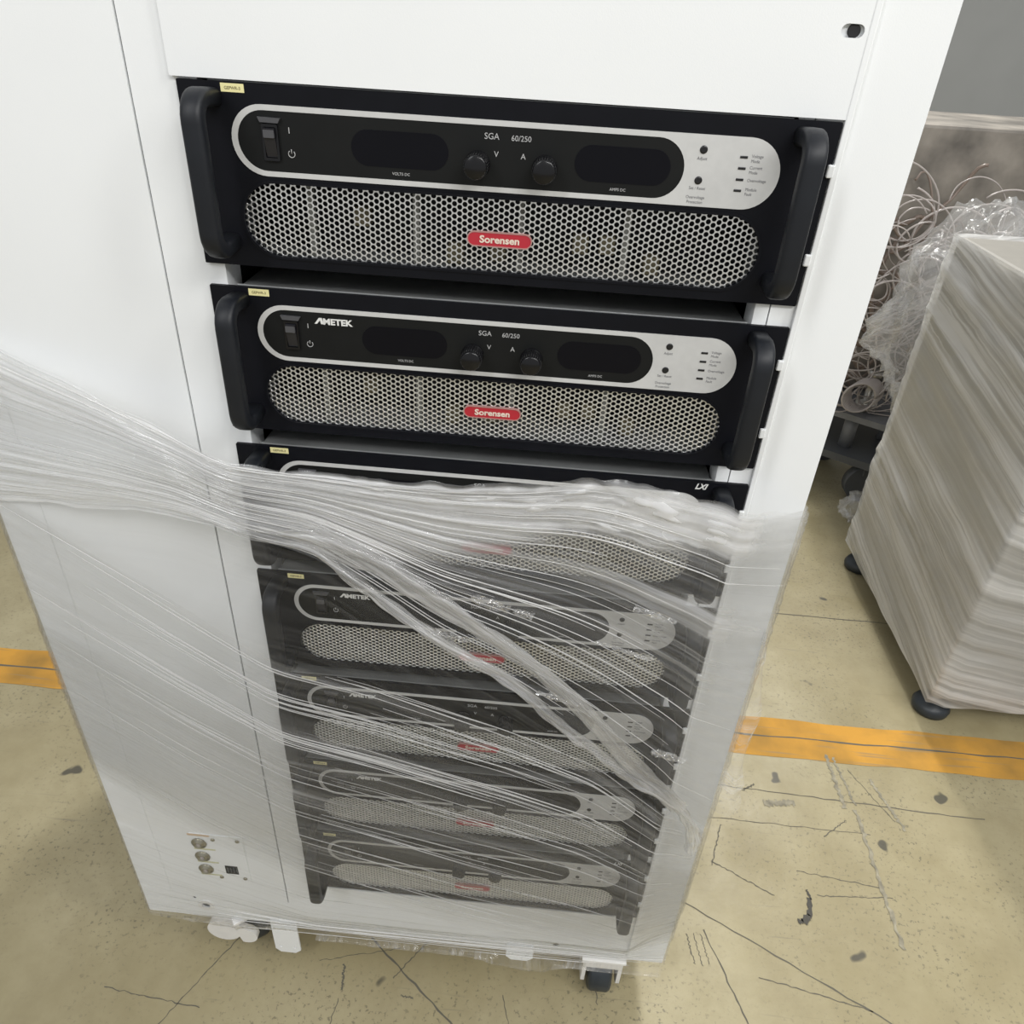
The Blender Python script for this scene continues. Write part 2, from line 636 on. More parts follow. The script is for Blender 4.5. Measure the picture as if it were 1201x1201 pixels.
for a, b, wd in (((844, 198), (836, 164), 9), ((836, 166), (822, 151), 13), ((822, 153), (812, 152), 9), ((842, 214), (846, 196), 4)):
    fline(a, b, wd, -1268.9, 1.0, 8)
tag(mb.build('trim_3', simple('dark_smudge', (0.055, 0.05, 0.04), 0.6)), kind='structure')


# ------------------------------------------------------------------ the rack cabinet
rack = empty('equipment_cabinet', V(137, 330, -1270))
tag(rack, 'tall white steel rack cabinet on casters holding seven black power units', 'rack cabinet')
XL, XR, ZB, ZT, YD = -266, 540, -1160, 330, 680
OX0, OX1, OZ0 = 14.5, 452, -1046          # opening for the units
mb = MB()
oz1 = 300
holes = [rect(OX0, 464.4, OZ0, oz1), rect(-219, -37, -1098, 300), circle(-186, -1111, 3, 10), circle(-170, -1128, 7, 14), circle(374, -1139, 5, 10)]
mb.plate([rect(XL, XR, ZB, ZT, 3), ] + holes, 0, 3)
mb.build('front_frame', M['white'], rack)
mb = MB()
mb.plate([rect(OX1, 463.4, OZ0, oz1)], 0.4, 3)           # inner mounting rail, a slot apart from the frame
mb.plate([rect(OX1, OX1 + 2, OZ0, oz1)], 3, 30)
mb.plate([rect(OX0 - 2, OX0, OZ0, oz1)], 3, 30)
mb.build('mounting_rail', M['white'], rack)
mb = MB()
mb.box(XL, XL + 2, 3, YD, ZB, ZT)
mb.build('side_panel', M['white'], rack)
mb = MB()
mb.box(XR - 2, XR, 3, YD, ZB, ZT)
mb.build('side_panel', M['white'], rack)
mb = MB()
mb.box(XL + 2, XR - 2, YD - 2, YD, ZB, ZT)
mb.build('rear_panel', M['white'], rack)
mb = MB()
mb.box(XL + 2, XR - 2, 3, YD - 2, ZB, ZB + 2)
mb.build('bottom_panel', M['white'], rack)
mb = MB()
mb.box(XL + 2, XR - 2, 3, YD - 2, ZT - 2, ZT)
mb.build('top_panel', M['white'], rack)
# added near-black boxes whose colour stands in for shade behind the gaps
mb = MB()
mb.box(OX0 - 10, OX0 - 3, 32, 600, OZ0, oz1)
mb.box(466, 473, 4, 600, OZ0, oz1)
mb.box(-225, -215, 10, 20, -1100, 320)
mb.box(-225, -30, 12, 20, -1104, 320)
mb.build('gap_shade_backing', M['inner_dark'], rack)
# raised rim along the right of the units with its clips
mb = MB()
mb.box(483.6, 488.4, -4, 0.5, ZB + 12, 75, 0.8)
mb.build('edge_rim', M['white'], rack)
PITCH = 150.72
for k in range(7):
    for dz in (-32, -96):
        mb = MB()
        z = -k * PITCH + dz
        mb.box(479.5, 484.5, -6, -1.5, z - 4.5, z + 4.5, 1)
        mb.build('edge_clip', M['white'], rack)
# blank panel on top
mb = MB()
slot = stadium(465.5, 481, 50.6, 58.6, 8)
mb.plate([rect(-4.5, 487.5, 1.6, 135.5, 1), slot], -3.5, -0.5)
mb.box(10, 455, -0.6, 9, 1.6, 4.5)
blank = mb.build('blank_panel', M['white'], rack)
mb = MB()
mb.plate([rect(-4.5, 487.5, 136.7, 300, 1)], -3.5, -0.5)
mb.build('blank_panel', M['white'], rack)
mb = MB()
mb.cyl((474.5, 2, 54.6), (474.5, -2.2, 54.6), 4.2, n=18)
mb.build('panel_fastener', M['inner_dark'], blank)
# left cover with its connector plate
mb = MB()
cov_holes = [circle(-151.5, z, 9, 16) for z in (-961, -992.5, -1024)]
mb.plate([rect(-217.8, -38.2, -1096.6, 299, 1.5)] + cov_holes, -1.2, 1.8)
cover = mb.build('left_cover', M['white'], rack)
mb = MB()
mb.plate([rect(-164, -87, -1047, -940, 1)] + [circle(-151.5, z, 9, 16) for z in (-961, -992.5, -1024)] + [rect(-122, -104, -1031, -1012, 1)], -2.2, -1.2)
cplate = mb.build('connector_plate', M['white'], rack)
for z in (-961, -992.5, -1024):
    mb = MB()
    mb.lathe((-151.5, 6, z), (0, -1, 0), [(0, 8.5), (8.4, 8.5), (8.4, 11), (9.8, 11), (10.2, 7.2), (13, 6.8), (13, 5.2), (8, 5.0)], 24)
    c = mb.build('coaxial_socket', M['nickel'], rack)
    mb = MB()
    mb.lathe((-151.5, -2, z), (0, -1, 0), [(0, 3), (4, 3), (4, 1.6), (3, 1.4)], 14)
    mb.build('socket_core', M['wire_white'], c)
    mb = MB()
    mb.plate([rect(-161, -130, z - 15.5, z - 12.5)], -2.5, -2.2)
    mb.build('socket_label', M['khaki_label'], c)
mb = MB()
mb.plate([rect(-166, -134, -944.5, -940.5)], -2.5, -2.2)
mb.build('warning_strip', M['tan_label'], rack)
mb = MB()
mb.box(-122.5, -103.5, -2.6, 3, -1031.5, -1011.5, 0.5)
s = mb.build('data_socket', M['inner_dark'], rack)
mb = MB()
for i in range(4):
    mb.box(-119.5 + i * 4.5, -117.7 + i * 4.5, -3, -2.5, -1028, -1015)
mb.build('socket_pins', M['grey_dark'], s)
for x, z in ((-130, -950), (-94.5, -948.5), (-131, -1042), (-95.5, -1040.5)):
    mb = MB()
    mb.lathe((x, -2, z), (0, -1, 0), [(0, 3.1), (1.2, 3.1), (2.0, 1.9), (1.6, 1.0)], 14)
    mb.build('plate_screw', M['nickel'], rack)
for x, z, r in ((-186, -1111, 2.6), (-170, -1128, 6.5), (374, -1139, 4.6)):
    mb = MB()
    mb.cyl((x, 2.5, z), (x, 1.2, z), r, n=14)
    mb.build('hole_plug', M['inner_dark'], rack)
mb = MB()
mb.plate([circle(-170, -1128, 12.5, 24), circle(-170, -1128, 6.6, 14)], -1.6, 0)
mb.build('hole_ring', M['white_plastic'], rack)
# anti-tip tabs below the front edge
for x0, x1, zb in ((-72, -31, -1240), (299, 341, -1190)):
    mb = MB()
    cx = (x0 + x1) / 2
    o = [(x0, -1150), (x0, zb + 9), (x0 + 8, zb), (x1 - 9, zb), (x1, zb + 9), (x1, -1150)]
    mb.plate([o, circle(cx - 11, zb + 17, 2.4, 10), circle(cx + 11, zb + 16, 2.4, 10)], -3.2, -0.2)
    mb.build('anti_tip_tab', M['white'], rack)


def caster(x, y, turn, white):
    R = 37
    c = Matrix.Rotation(turn, 3, 'Z')

    def tf(mb):
        o = V(x, y, -1270)
        for v in mb.bm.verts:
            v.co = o + c @ (v.co - o)
        return mb
    mb = MB()
    mb.box(x - 34, x + 34, y - 32, y + 45, -1166, -1160, 1)
    for s in (-1, 1):
        a = x + s * 26 - (4 if s < 0 else 0)
        ol = [(y - 24, -1166), (y - 24, -1236), (y - 17, -1243), (y + 12, -1243), (y + 40, -1180), (y + 40, -1166)]
        n0 = len(mb.bm.verts)
        vs0 = [mb.bm.verts.new(V(a, q[0], q[1])) for q in ol]
        vs1 = [mb.bm.verts.new(V(a + 6, q[0], q[1])) for q in ol]
        mb.bm.faces.new(vs0)
        mb.bm.faces.new(vs1[::-1])
        for i in range(6):
            mb.bm.faces.new([vs0[i], vs0[(i + 1) % 6], vs1[(i + 1) % 6], vs1[i]])
    mb.box(x - 28, x + 30, y - 26, y - 20, -1192, -1166, 1)
    fork = tf(mb).build('caster', M['white_plastic'], rack)
    mb = MB()
    mb.lathe((x - 18.5, y, -1270 + R), (1, 0, 0), [(0, 12), (0, R - 6), (2, R - 2), (6, R), (31, R), (35, R - 2), (37, R - 6), (37, 12)], 40)
    tf(mb).build('wheel', M['rubber'], fork)
    mb = MB()
    mb.cyl((x - 30, y, -1270 + R), (x + 34, y, -1270 + R), 4.5, n=12)
    tf(mb).build('axle', M['zinc'], fork)
    return fork


caster(451, 24, 0, True)
pedal_on = caster(-128, 46, -2.5, True)
mb = MB()
ol = [(-155 + 27 * math.cos(a), -1204 + 27 * math.sin(a)) for a in [math.radians(d) for d in range(60, 331, 15)]] + \
     [(-121 + 19 * math.cos(a), -1214 + 19 * math.sin(a)) for a in [math.radians(d) for d in range(-110, 81, 15)]]
mb.plate([ol, rect(-160, -138, -1190, -1184, 1.5)], 2, 12)
mb.build('brake_pedal', M['white_plastic'], pedal_on)
caster(451, 590, 0.4, True)
caster(-150, 590, 0.4, True)


# ------------------------------------------------------------------ the power units
def grille_mesh(x0, x1, z0, z1, y, th, name):
    """sheet with hexagonally packed round holes (columns vertical)"""
    p = 4.72
    cx_ = p * math.sqrt(3) / 2
    bm = bmesh.new()
    cache = {}

    def vert(x, yy, z):
        k = (round(x, 2), round(yy, 2), round(z, 2))
        if k not in cache:
            cache[k] = bm.verts.new(V(x, yy, z))
        return cache[k]
    r = (z1 - z0) / 2
    zc = (z0 + z1) / 2
    ncol = int((x1 - x0) / cx_) + 2
    nrow = int((z1 - z0) / p) + 2
    hr = 2.0
    for i in range(ncol):
        for j in range(nrow):
            cx = x0 + i * cx_
            cz = z0 + j * p + (p / 2 if i % 2 else 0)
            # inside a slightly wider stadium
            dx = max(x0 + r - cx, cx - (x1 - r), 0)
            if math.hypot(dx, cz - zc) > r + 2.4:
                continue
            R = p / math.sqrt(3)
            hexp = []
            for k in range(6):
                a = math.radians(60 * k)
                b = math.radians(60 * (k + 1))
                h0 = (cx + R * math.cos(a), cz + R * math.sin(a))
                h1 = (cx + R * math.cos(b), cz + R * math.sin(b))
                hexp.append(h0)
                hexp.append(((h0[0] + h1[0]) / 2, (h0[1] + h1[1]) / 2))
            ho = [vert(q[0], y, q[1]) for q in hexp]
            hi = [bm.verts.new(V(cx + hr * math.cos(math.radians(30 * k)), y, cz + hr * math.sin(math.radians(30 * k)))) for k in range(12)]
            hb = [bm.verts.new(V(cx + hr * math.cos(math.radians(30 * k)), y + th, cz + hr * math.sin(math.radians(30 * k)))) for k in range(12)]
            for k in range(12):
                l = (k + 1) % 12
                try:
                    bm.faces.new([ho[k], ho[l], hi[l], hi[k]])
                except ValueError:
                    pass
                f = bm.faces.new([hi[k], hi[l], hb[l], hb[k]])
                f.smooth = True
    bmesh.ops.recalc_face_normals(bm, faces=bm.faces[:])
    me = bpy.data.meshes.new(name)
    bm.to_mesh(me)
    bm.free()
    return me


def make_unit():
    root = empty('power_supply', V(241, 0, -132.6))
    tag(root, 'x', 'power supply', 'rack power units in the white cabinet')
    H = 132.6
    GX0, GX1, GZ0, GZ1 = 38, 444, -123, -67.5
    # front panel with grille opening
    mb = MB()
    mb.plate([rect(0, 482.6, -H, 0, 0.8), stadium(GX0, GX1, GZ0, GZ1)], -3.4, 0)
    # the moulding lip round the grille opening
    for a, b, ya, yb in ((2.2, 0, -4.4, -3.4),):
        mb.plate([stadium(GX0 - a, GX1 + a, GZ0 - a, GZ1 + a), stadium(GX0, GX1, GZ0, GZ1)], ya, yb)
    mb.build('front_panel', M['black_panel'], root)
    link('grille', grille_mesh(GX0, GX1, GZ0, GZ1, -1.2, 1.0, 'grille'), root).data.materials.append(M['grille'])
    # chassis body behind, with cover
    mb = MB()
    mb.box(22, 458 - 9, 2, 520, -H + 2, -2.6, 0.6)
    mb.box(22, 449, 0.3, 2.4, -4, 0.9, 0.3)
    # body is a shell: front is open behind the grille
    bm = mb.bm
    kill = [f for f in bm.faces if f.normal.y < -0.9 and f.calc_area() > 0.01]
    bmesh.ops.delete(bm, geom=kill, context='FACES')
    mb.build('chassis', M['cover'], root)
    mb = MB()
    mb.box(24, 447, 60, 70, -H + 4, -4)
    mb.box(24, 447, 4, 60, -64, -62)
    body = mb.build('inner_board', M['inner_dark'], root)
    for x, wd in ((84, 5), (170, 5), (255, 4), (340, 5)):
        mb = MB()
        mb.box(x, x + wd, 14, 20, -126, -66)
        mb.build('inner_bracket', M['inner_grey'], root)
    for x, z in ((118, -95), (196, -120), (300, -105), (322, -104), (360, -118), (232, -116)):
        mb = MB()
        mb.box(x, x + 13, 26, 40, z - 7, z + 8, 1)
        mb.build('inner_component', M['inner_tan'], root)
    # silver surround with dark overlay inside
    mb = MB()
    so = stadium(36.5, 446.5, -62.5, -13.2)
    si = stadium(41.2, 376.5, -58.8, -17.0)
    mb.plate([so, si], -4.1, -3.4)
    mb.build('silver_surround', M['silver'], root)
    mb = MB()
    mb.plate([stadium(41.2, 376.5, -58.8, -17.0)], -3.8, -3.4)
    mb.build('control_overlay', M['black_matte'], root)
    for x0, x1 in ((127.5, 201), (295.5, 366.5)):
        mb = MB()
        mb.plate([stadium(x0, x1, -50.2, -25.2)], -4.05, -3.8)
        mb.build('display_window', M['display'], root)
    # rocker switch
    mb = MB()
    mb.plate([rect(60.5, 72.8, -51, -25.8, 1.2), rect(62.2, 71.2, -49, -27.8, 0.6)], -6.0, -3.4)
    sw = mb.build('switch_frame', M['knob'], root)
    mb = MB()
    vs = [(62.4, -4.4, -28), (71, -4.4, -28), (71, -8.2, -28.6), (62.4, -8.2, -28.6)]
    # rocker wedge: upper half stands out and catches the light
    prof = [(-3.4, -28), (-8.6, -28.6), (-7.0, -37.5), (-4.6, -48.6), (-3.4, -48.8)]
    a = [mb.bm.verts.new(V(62.5, q[0], q[1])) for q in prof]
    b = [mb.bm.verts.new(V(70.9, q[0], q[1])) for q in prof]
    mb.bm.faces.new(a)
    mb.bm.faces.new(b[::-1])
    for i in range(5):
        mb.bm.faces.new([a[i], a[(i + 1) % 5], b[(i + 1) % 5], b[i]])
    mb.build('rocker', M['rocker'], sw)
    mb = MB()
    mb.plate([[(58.4, -21.3), (60, -24.8), (73.5, -25.0), (75.6, -21.6)]], -6.4, -3.4)
    mb.plate([rect(62.6, 70.8, -34.8, -29.4, 0.6)], -9.0, -7.2)
    mb.build('switch_hood', M['rocker_grey'], sw)
    # knobs
    for kx in (223.0, 273.6):
        mb = MB()
        mb.lathe((kx, -3.8, -43.6), (0, -1, 0), [(0, 9.6), (2, 9.6), (2.6, 8.8), (15, 8.6), (16.5, 8.3), (17.2, 7.4), (17.2, 0)], 32)
        kn = mb.build('knob', M['knob'], root)
        mb = MB()
        for i in range(28):
            t = 2 * math.pi * i / 28
            x, z = kx + 8.75 * math.cos(t), -43.6 + 8.75 * math.sin(t)
            mb.cyl((x, -6.6, z), (x, -18.6, z), 0.45, n=5)
        mb.build('knob_grip', M['knob_grip'], kn)
    # recessed adjusters and lamps
    for x, z in ((388.4, -23.3), (388.2, -44.2)):
        mb = MB()
        mb.lathe((x, -4.1, z), (0, -1, 0), [(0, 2.9), (0.5, 2.7), (0.3, 1.4), (0.3, 0)], 18)
        mb.build('adjuster', M['led'], root)
    for z in (-26.4, -34.0, -41.7, -49.3):
        mb = MB()
        mb.box(415.4, 421.0, -4.6, -4.0, z - 0.9, z + 0.9, 0.3)
        mb.build('indicator_lamp', M['led'], root)
    # printing
    def printed(name, items, mat, y=-3.82, depth=0.15, xs=1.0):
        mb = MB()
        for t in items:
            text_into(mb, t[0], t[1], y, t[2], t[3], t[4] if len(t) > 4 else 'LEFT', depth=depth, xs=xs)
        return mb.build(name, M[mat], root)

    printed('model_lettering', [('SGA', 227.5, -26.0, 6.0), ('60/250', 247.5, -26.2, 5.4)], 'print_light')
    printed('knob_lettering', [('V', 235.2, -37.8, 5.6)], 'print_light')
    printed('knob_lettering', [('A', 255.2, -38.2, 5.6)], 'print_light')
    printed('switch_mark', [('I', 80.2, -31.5, 6.0)], 'print_light')
    printed('display_lettering', [('VOLTS DC', 158, -55.3, 2.9)], 'print_light')
    printed('display_lettering', [('AMPS DC', 323.5, -55.6, 2.9)], 'print_light')
    mb = MB()
    arc = [(81.4 + 2.5 * math.cos(math.radians(a)), -3.95, -45.6 + 2.5 * math.sin(math.radians(a))) for a in range(125, 416, 20)]
    mb.tube(arc, 0.33, 5)
    mb.tube([(81.4, -3.95, -42.3), (81.4, -3.95, -45.4)], 0.33, 5)
    mb.build('switch_mark', M['print_light'], root)
    C_ = 'CENTER'
    for items in ([('Adjust', 388.3, -30.2, 3.1, C_)], [('Set / Reset', 388.3, -50.6, 3.1, C_)], [('Overvoltage', 388.0, -57.0, 3.1, C_), ('Protection', 388.0, -60.4, 3.1, C_)]):
        printed('adjuster_lettering', items, 'print_dark', -4.12, 0.1, 0.9)
    for items in ([('Voltage', 423.8, -26.5, 3.1), ('Mode', 423.8, -29.8, 3.1)], [('Current', 423.8, -34.2, 3.1), ('Mode', 423.8, -37.5, 3.1)],
                  [('Overvoltage', 423.8, -42.9, 3.1)], [('Module', 423.8, -49.2, 3.1), ('Fault', 423.8, -52.5, 3.1)]):
        printed('lamp_lettering', items, 'print_dark', -4.12, 0.1, 0.9)
    # badge
    mb = MB()
    mb.plate([stadium(216.4, 267.4, -103.2, -92.4, 8)], -3.4, -1.2)
    bd = mb.build('badge', M['red'], root)
    mb = MB()
    mb.plate([stadium(216.0, 267.8, -103.6, -92.0, 8), stadium(216.9, 266.9, -102.7, -92.9, 8)], -3.8, -1.2)
    mb.build('badge_rim', M['badge_rim'], bd)
    mb = MB()
    text_into(mb, 'Sorensen', 242, -3.5, -100.4, 7.6, 'CENTER', bold=0.22, depth=0.2, xs=1.12)
    mb.build('badge_lettering', M['badge_letter'], bd)
    # sticker
    mb = MB()
    mb.plate([rect(32.8, 50.2, -6.6, -0.9)], -3.55, -3.4)
    stk = mb.build('sticker', M['yellow'], root)
    mb = MB()
    text_into(mb, 'GEPWR-3', 41.5, -3.57, -4.9, 2.9, 'CENTER', bold=0.05, depth=0.05)
    mb.build('sticker_lettering', M['ink'], stk)
    # D handles
    for cx in (24.5, 458.5):
        mb = MB()
        pts = []
        zt, zb, yo, rr = -10.5, -113.5, -39, 15
        pts.append((-3.4, zt))
        pts.append((yo + rr, zt + 1.5))
        for i in range(1, 7):
            a = math.pi / 2 * i / 6
            pts.append((yo + rr - rr * math.sin(a), zt + 1.5 - rr * (1 - math.cos(a))))
        for i in range(0, 7):
            a = math.pi / 2 * i / 6
            pts.append((yo + rr - rr * math.cos(a), zb - 1.5 + rr * (1 - math.sin(a))))
        pts.append((-3.4, zb))
        # rounded rectangular section swept along the path
        hw, ht = 8.0, 6.6
        sec = [(c, s) for c, s in [(math.copysign(abs(math.cos(t)) ** 0.55, math.cos(t)) * hw, math.copysign(abs(math.sin(t)) ** 0.55, math.sin(t)) * ht) for t in [2 * math.pi * i / 20 for i in range(20)]]]
        rings = []
        n = len(pts)
        for i, q in enumerate(pts):
            p0, p1 = pts[max(i - 1, 0)], pts[min(i + 1, n - 1)]
            ty, tz = p1[0] - p0[0], p1[1] - p0[1]
            l = math.hypot(ty, tz)
            ny, nz_ = -tz / l, ty / l
            rings.append([mb.bm.verts.new(V(cx + s[0], q[0] + ny * s[1], q[1] + nz_ * s[1])) for s in sec])
        for k in range(n - 1):
            for j in range(20):
                f = mb.bm.faces.new([rings[k][j], rings[k][(j + 1) % 20], rings[k + 1][(j + 1) % 20], rings[k + 1][j]])
                f.smooth = True
        mb.bm.faces.new(rings[0])
        mb.bm.faces.new(rings[-1][::-1])
        mb.build('handle', M['handle'], root)
    return root


unit = make_unit()
# lettering that only some of the units carry
mb = MB()
text_into(mb, 'METEK', 94.3, -3.9, -26.9, 7.2, bold=0.28, depth=0.2, xs=1.14)
mb.plate([[(87.0, -26.9), (91.0, -21.6), (93.6, -21.6), (95.0, -26.9), (92.6, -26.9), (91.9, -23.6), (89.2, -26.9)]], -4.1, -3.8)
maker = mb.build('maker_lettering', M['print_bright'], None, V(241, 0, -132.6))
mb = MB()
text_into(mb, 'LXI', 434.0, -3.6, -7.8, 8.0, bold=0.25, depth=0.2, xs=0.9, shear=0.35)
lxi = mb.build('standard_mark', M['print_bright'], None, V(241, 0, -132.6))
labels = ['topmost black power supply, a dark switch panel without maker lettering, fully unwrapped',
          'black power supply second from top, bright maker lettering beside its switch, fully unwrapped',
          'black power supply third from top, half hidden under the white bunched wrap band',
          'black power supply fourth from top, under film just below the wrap band',
          'black power supply fifth from top, seen through film where the twisted wrap ropes cross',
          'black power supply second from bottom of the cabinet, seen through diagonal film pleats',
          'bottommost black power supply, its handle ends reaching over the white bottom rail']
maker_on = (1, 3, 4, 5)
for k in range(7):
    u = unit if k == 0 else copy_tree(unit)
    u['label'] = labels[k]
    u.location = V(241, 0, -132.6 - k * PITCH)
    if k in maker_on:
        c = maker.copy()
        COL.objects.link(c)
        c.parent = u
        c.location = (0, 0, 0)
    if k in (2, 6):
        c = lxi.copy()
        COL.objects.link(c)
        c.parent = u
        c.location = (0, 0, 0)
bpy.data.objects.remove(maker)
bpy.data.objects.remove(lxi)

# ------------------------------------------------------------------ stretch film round the cabinet
wrap = empty('stretch_wrap', V(137, -30, -1150))
tag(wrap, 'clear stretch film wound around the lower two thirds of the white cabinet, twisted into ropes', 'stretch wrap')


def interp(c, x):
    if x <= c[0][0]:
        a, b = c[0], c[1]
    elif x >= c[-1][0]:
        a, b = c[-2], c[-1]
    else:
        for a, b in zip(c, c[1:]):
            if a[0] <= x <= b[0]:
                break
    t = (x - a[0]) / (b[0] - a[0])
    return a[1] + (b[1] - a[1]) * t


def smooth_interp(c, x, h=14):
    return sum(interp(c, x + h * k / 2) for k in (-2, -1, 0, 1, 2)) / 5


def surf(s, z):
    """film line: wraps the left side, the handles and the right side. s is x along the front; returns x, y"""
    if s < -268:
        return -268, -2 - (s + 268)
    if s > 542:
        return 542.0, -2 + (s - 542)
    if s < 15:
        y = -53 + 51 * min(1, (15 - s) / 283)
    elif s > 468:
        y = -53 + 51 * min(1, (s - 468) / 74)
    else:
        y = -53
    f = min(1, max(0, (z + 1155) / 125))
    return s, -3 + (y + 3) * f


def sheet(name, top, bot, s0, s1, nu, nv, dens, amp=1.6, vf=60, seed=0, yoff=0.0, wrinkle=0.0, uvs=1.0, mat='film', foldx=1.0):
    bm = bmesh.new()
    uvl = bm.loops.layers.uv.new('uv')
    dl = bm.verts.layers.float.new('film_layers')
    grid = []
    for i in range(nu + 1):
        s = s0 + (s1 - s0) * i / nu
        zt, zb = smooth_interp(top, s), smooth_interp(bot, s)
        row = []
        for j in range(nv + 1):
            v = j / nv
            z = zt + (zb - zt) * v
            x, y = surf(s, z)
            n1 = noise.noise(Vector((s / 420 * foldx + seed, v * vf, seed)))
            n2 = noise.noise(Vector((s / 160 * foldx + seed, v * vf * 2.7, seed + 5)))
            d = amp * (abs(n1) * 2.2 + 0.8 * n2)
            if wrinkle:
                q = Vector((s / 26, z / 17, seed))
                wv = wrinkle(s, v) if callable(wrinkle) else wrinkle
                d += wv * (noise.noise(q) + 0.6 * noise.noise(q * 2.3)) * 5
                z += wv * noise.noise(q * 0.9 + Vector((3, 3, 3))) * 3
            edge = noise.noise(Vector((s / 30, seed + v * 3, 1.5))) * 3 * max(0, 1 - min(v, 1 - v) * 10)
            if s > 542 or s < -268:
                p = V(x + (1 if s > 0 else -1) * (d * 0.5 + 0.6 + yoff), y, z + edge)
            else:
                p = V(x, y - yoff - d - 0.6, z + edge)
            vt = bm.verts.new(p)
            vt[dl] = max(0.0, dens(s, v)) * (1 - 0.62 * sm(478, 500, s)) * (1 - 0.62 * (1 - sm(-30, 10, s)) * (name != 'film_sheet' or top is not S1T))
            row.append((vt, (s / 1000 * uvs, v * abs(smooth_interp(top, 200) - smooth_interp(bot, 200)) / 1000 * uvs)))
        grid.append(row)
    for i in range(nu):
        for j in range(nv):
            q = [grid[i][j], grid[i][j + 1], grid[i + 1][j + 1], grid[i + 1][j]]
            f = bm.faces.new([a[0] for a in q])
            f.smooth = True
            for lp, a in zip(f.loops, q):
                lp[uvl].uv = a[1]
    me = bpy.data.meshes.new(name)
    bm.to_mesh(me)
    bm.free()
    me.materials.append(M[mat])
    return link(name, me, wrap)


S1T = [(-268, -188), (-182, -222), (-119, -243), (-80, -258), (-38, -273), (-3, -289), (28, -294), (74, -295), (151, -297), (212, -295), (280, -288), (305, -281), (338, -277), (372, -280), (399, -286), (452, -296), (541, -323), (640, -330)]
S1B = [(-268, -391), (-107, -368), (-43, -363), (4, -371), (49, -381), (85, -389), (145, -438), (205, -493), (278, -539), (377, -619), (454, -690), (559, -837), (640, -860)]
S2T = [(-268, -378), (-128, -451), (-40, -498), (31, -533), (122, -553), (281, -605), (380, -648), (483, -738), (554, -838), (640, -900)]
S2B = [(-271, -790), (-218, -818), (-106, -880), (7, -912), (103, -945), (241, -985), (456, -1030), (551, -1070), (640, -1080)]
S3T = [(-272, -930), (-183, -950), (5, -965), (183, -975), (455, -1000), (555, -1030), (640, -1040)]
S3B = [(-272, -1166), (-100, -1172), (200, -1175), (400, -1176), (555, -1168), (640, -1165)]


def sm(a, b, x):
    t = min(1, max(0, (x - a) / (b - a)))
    return t * t * (3 - 2 * t)


def depth(s, v):
    return v * (smooth_interp(S1T, s) - smooth_interp(S1B, s))


def d1(s, v):
    left = 1 - sm(-40, 120, s)
    dl = 0.80 + 0.25 * math.sin(v * 9)
    dz = depth(s, v) + 14 * noise.noise(Vector((s / 90, 0, 3)))
    w_ = 78 - 34 * sm(100, 420, s)
    dr = 1.0 * (1 - sm(w_ * 0.75, w_ * 1.4, dz)) + 0.34 * sm(w_ * 0.7, w_ * 1.3, dz) * (1 - sm(0.45, 0.97, v)) + 0.16
    e = sm(0, 0.03, v) * 0.5 + 0.5
    return (left * dl + (1 - left) * dr) * e


def d1b(s, v):
    left = 1 - sm(0, 200, s)
    return left * 0.5 + (1 - left) * (0.6 * (1 - sm(25, 70, depth(s, v))) + 0.10)


def w1(s, v):
    return 0.12 + 0.9 * sm(240, 330, s) * (1 - sm(400, 480, s)) * (1 - sm(0.1, 0.3, v)) + 0.5 * sm(20, 160, s) * (1 - sm(0.05, 0.2, v))


sheet('film_sheet', S1T, S1B, -330, 640, 200, 150, d1, 2.0, 38, 1.0, 0, w1)
sheet('film_sheet', [(a, b - 4) for a, b in S1T], [(a, b + 6) for a, b in S1B], -330, 640, 160, 120, d1b, 2.0, 30, 12.0, 3, 0.15)
sheet('film_sheet', S2T, S2B, -330, 640, 160, 150, lambda s, v: (0.16 + 0.42 * max(0, math.sin(v * 23 + 1)) ** 2) * (0.6 + 0.4 * sm(0, 0.1, v)), 1.5, 34, 30.0, 0, 0.05)
sheet('film_sheet', [(a, b - 150 + 0.1 * a) for a, b in S2T], [(a, b - 25) for a, b in S2B], -330, 640, 140, 100, lambda s, v: 0.12 + 0.2 * max(0, math.sin(v * 15)), 1.5, 26, 44.0, 2, 0.05)
sheet('film_sheet', S3T, S3B, -330, 640, 160, 90, lambda s, v: 0.12 + 0.42 * sm(0.45, 0.85, v), 1.5, 26, 60.0, 0, 0.12)


sheet('film_sheet', [(a, b + 4) for a, b in S1B], [(a, b + 8) for a, b in S3T], -330, 640, 100, 60, lambda s, v: 0.10, 1.0, 12, 70.0, 4, 0.05)


def catmull(pts, n=8):
    out = []
    P = [Vector(p) for p in pts]
    P = [P[0] * 2 - P[1]] + P + [P[-1] * 2 - P[-2]]
    for i in range(1, len(P) - 2):
        for k in range(n):
            t = k / n
            a, b, c, d = P[i - 1], P[i], P[i + 1], P[i + 2]
            out.append(0.5 * ((2 * b) + (c - a) * t + (2 * a - 5 * b + 4 * c - d) * t * t + (3 * b - a - 3 * c + d) * t ** 3))
    out.append(P[-2])
    return out


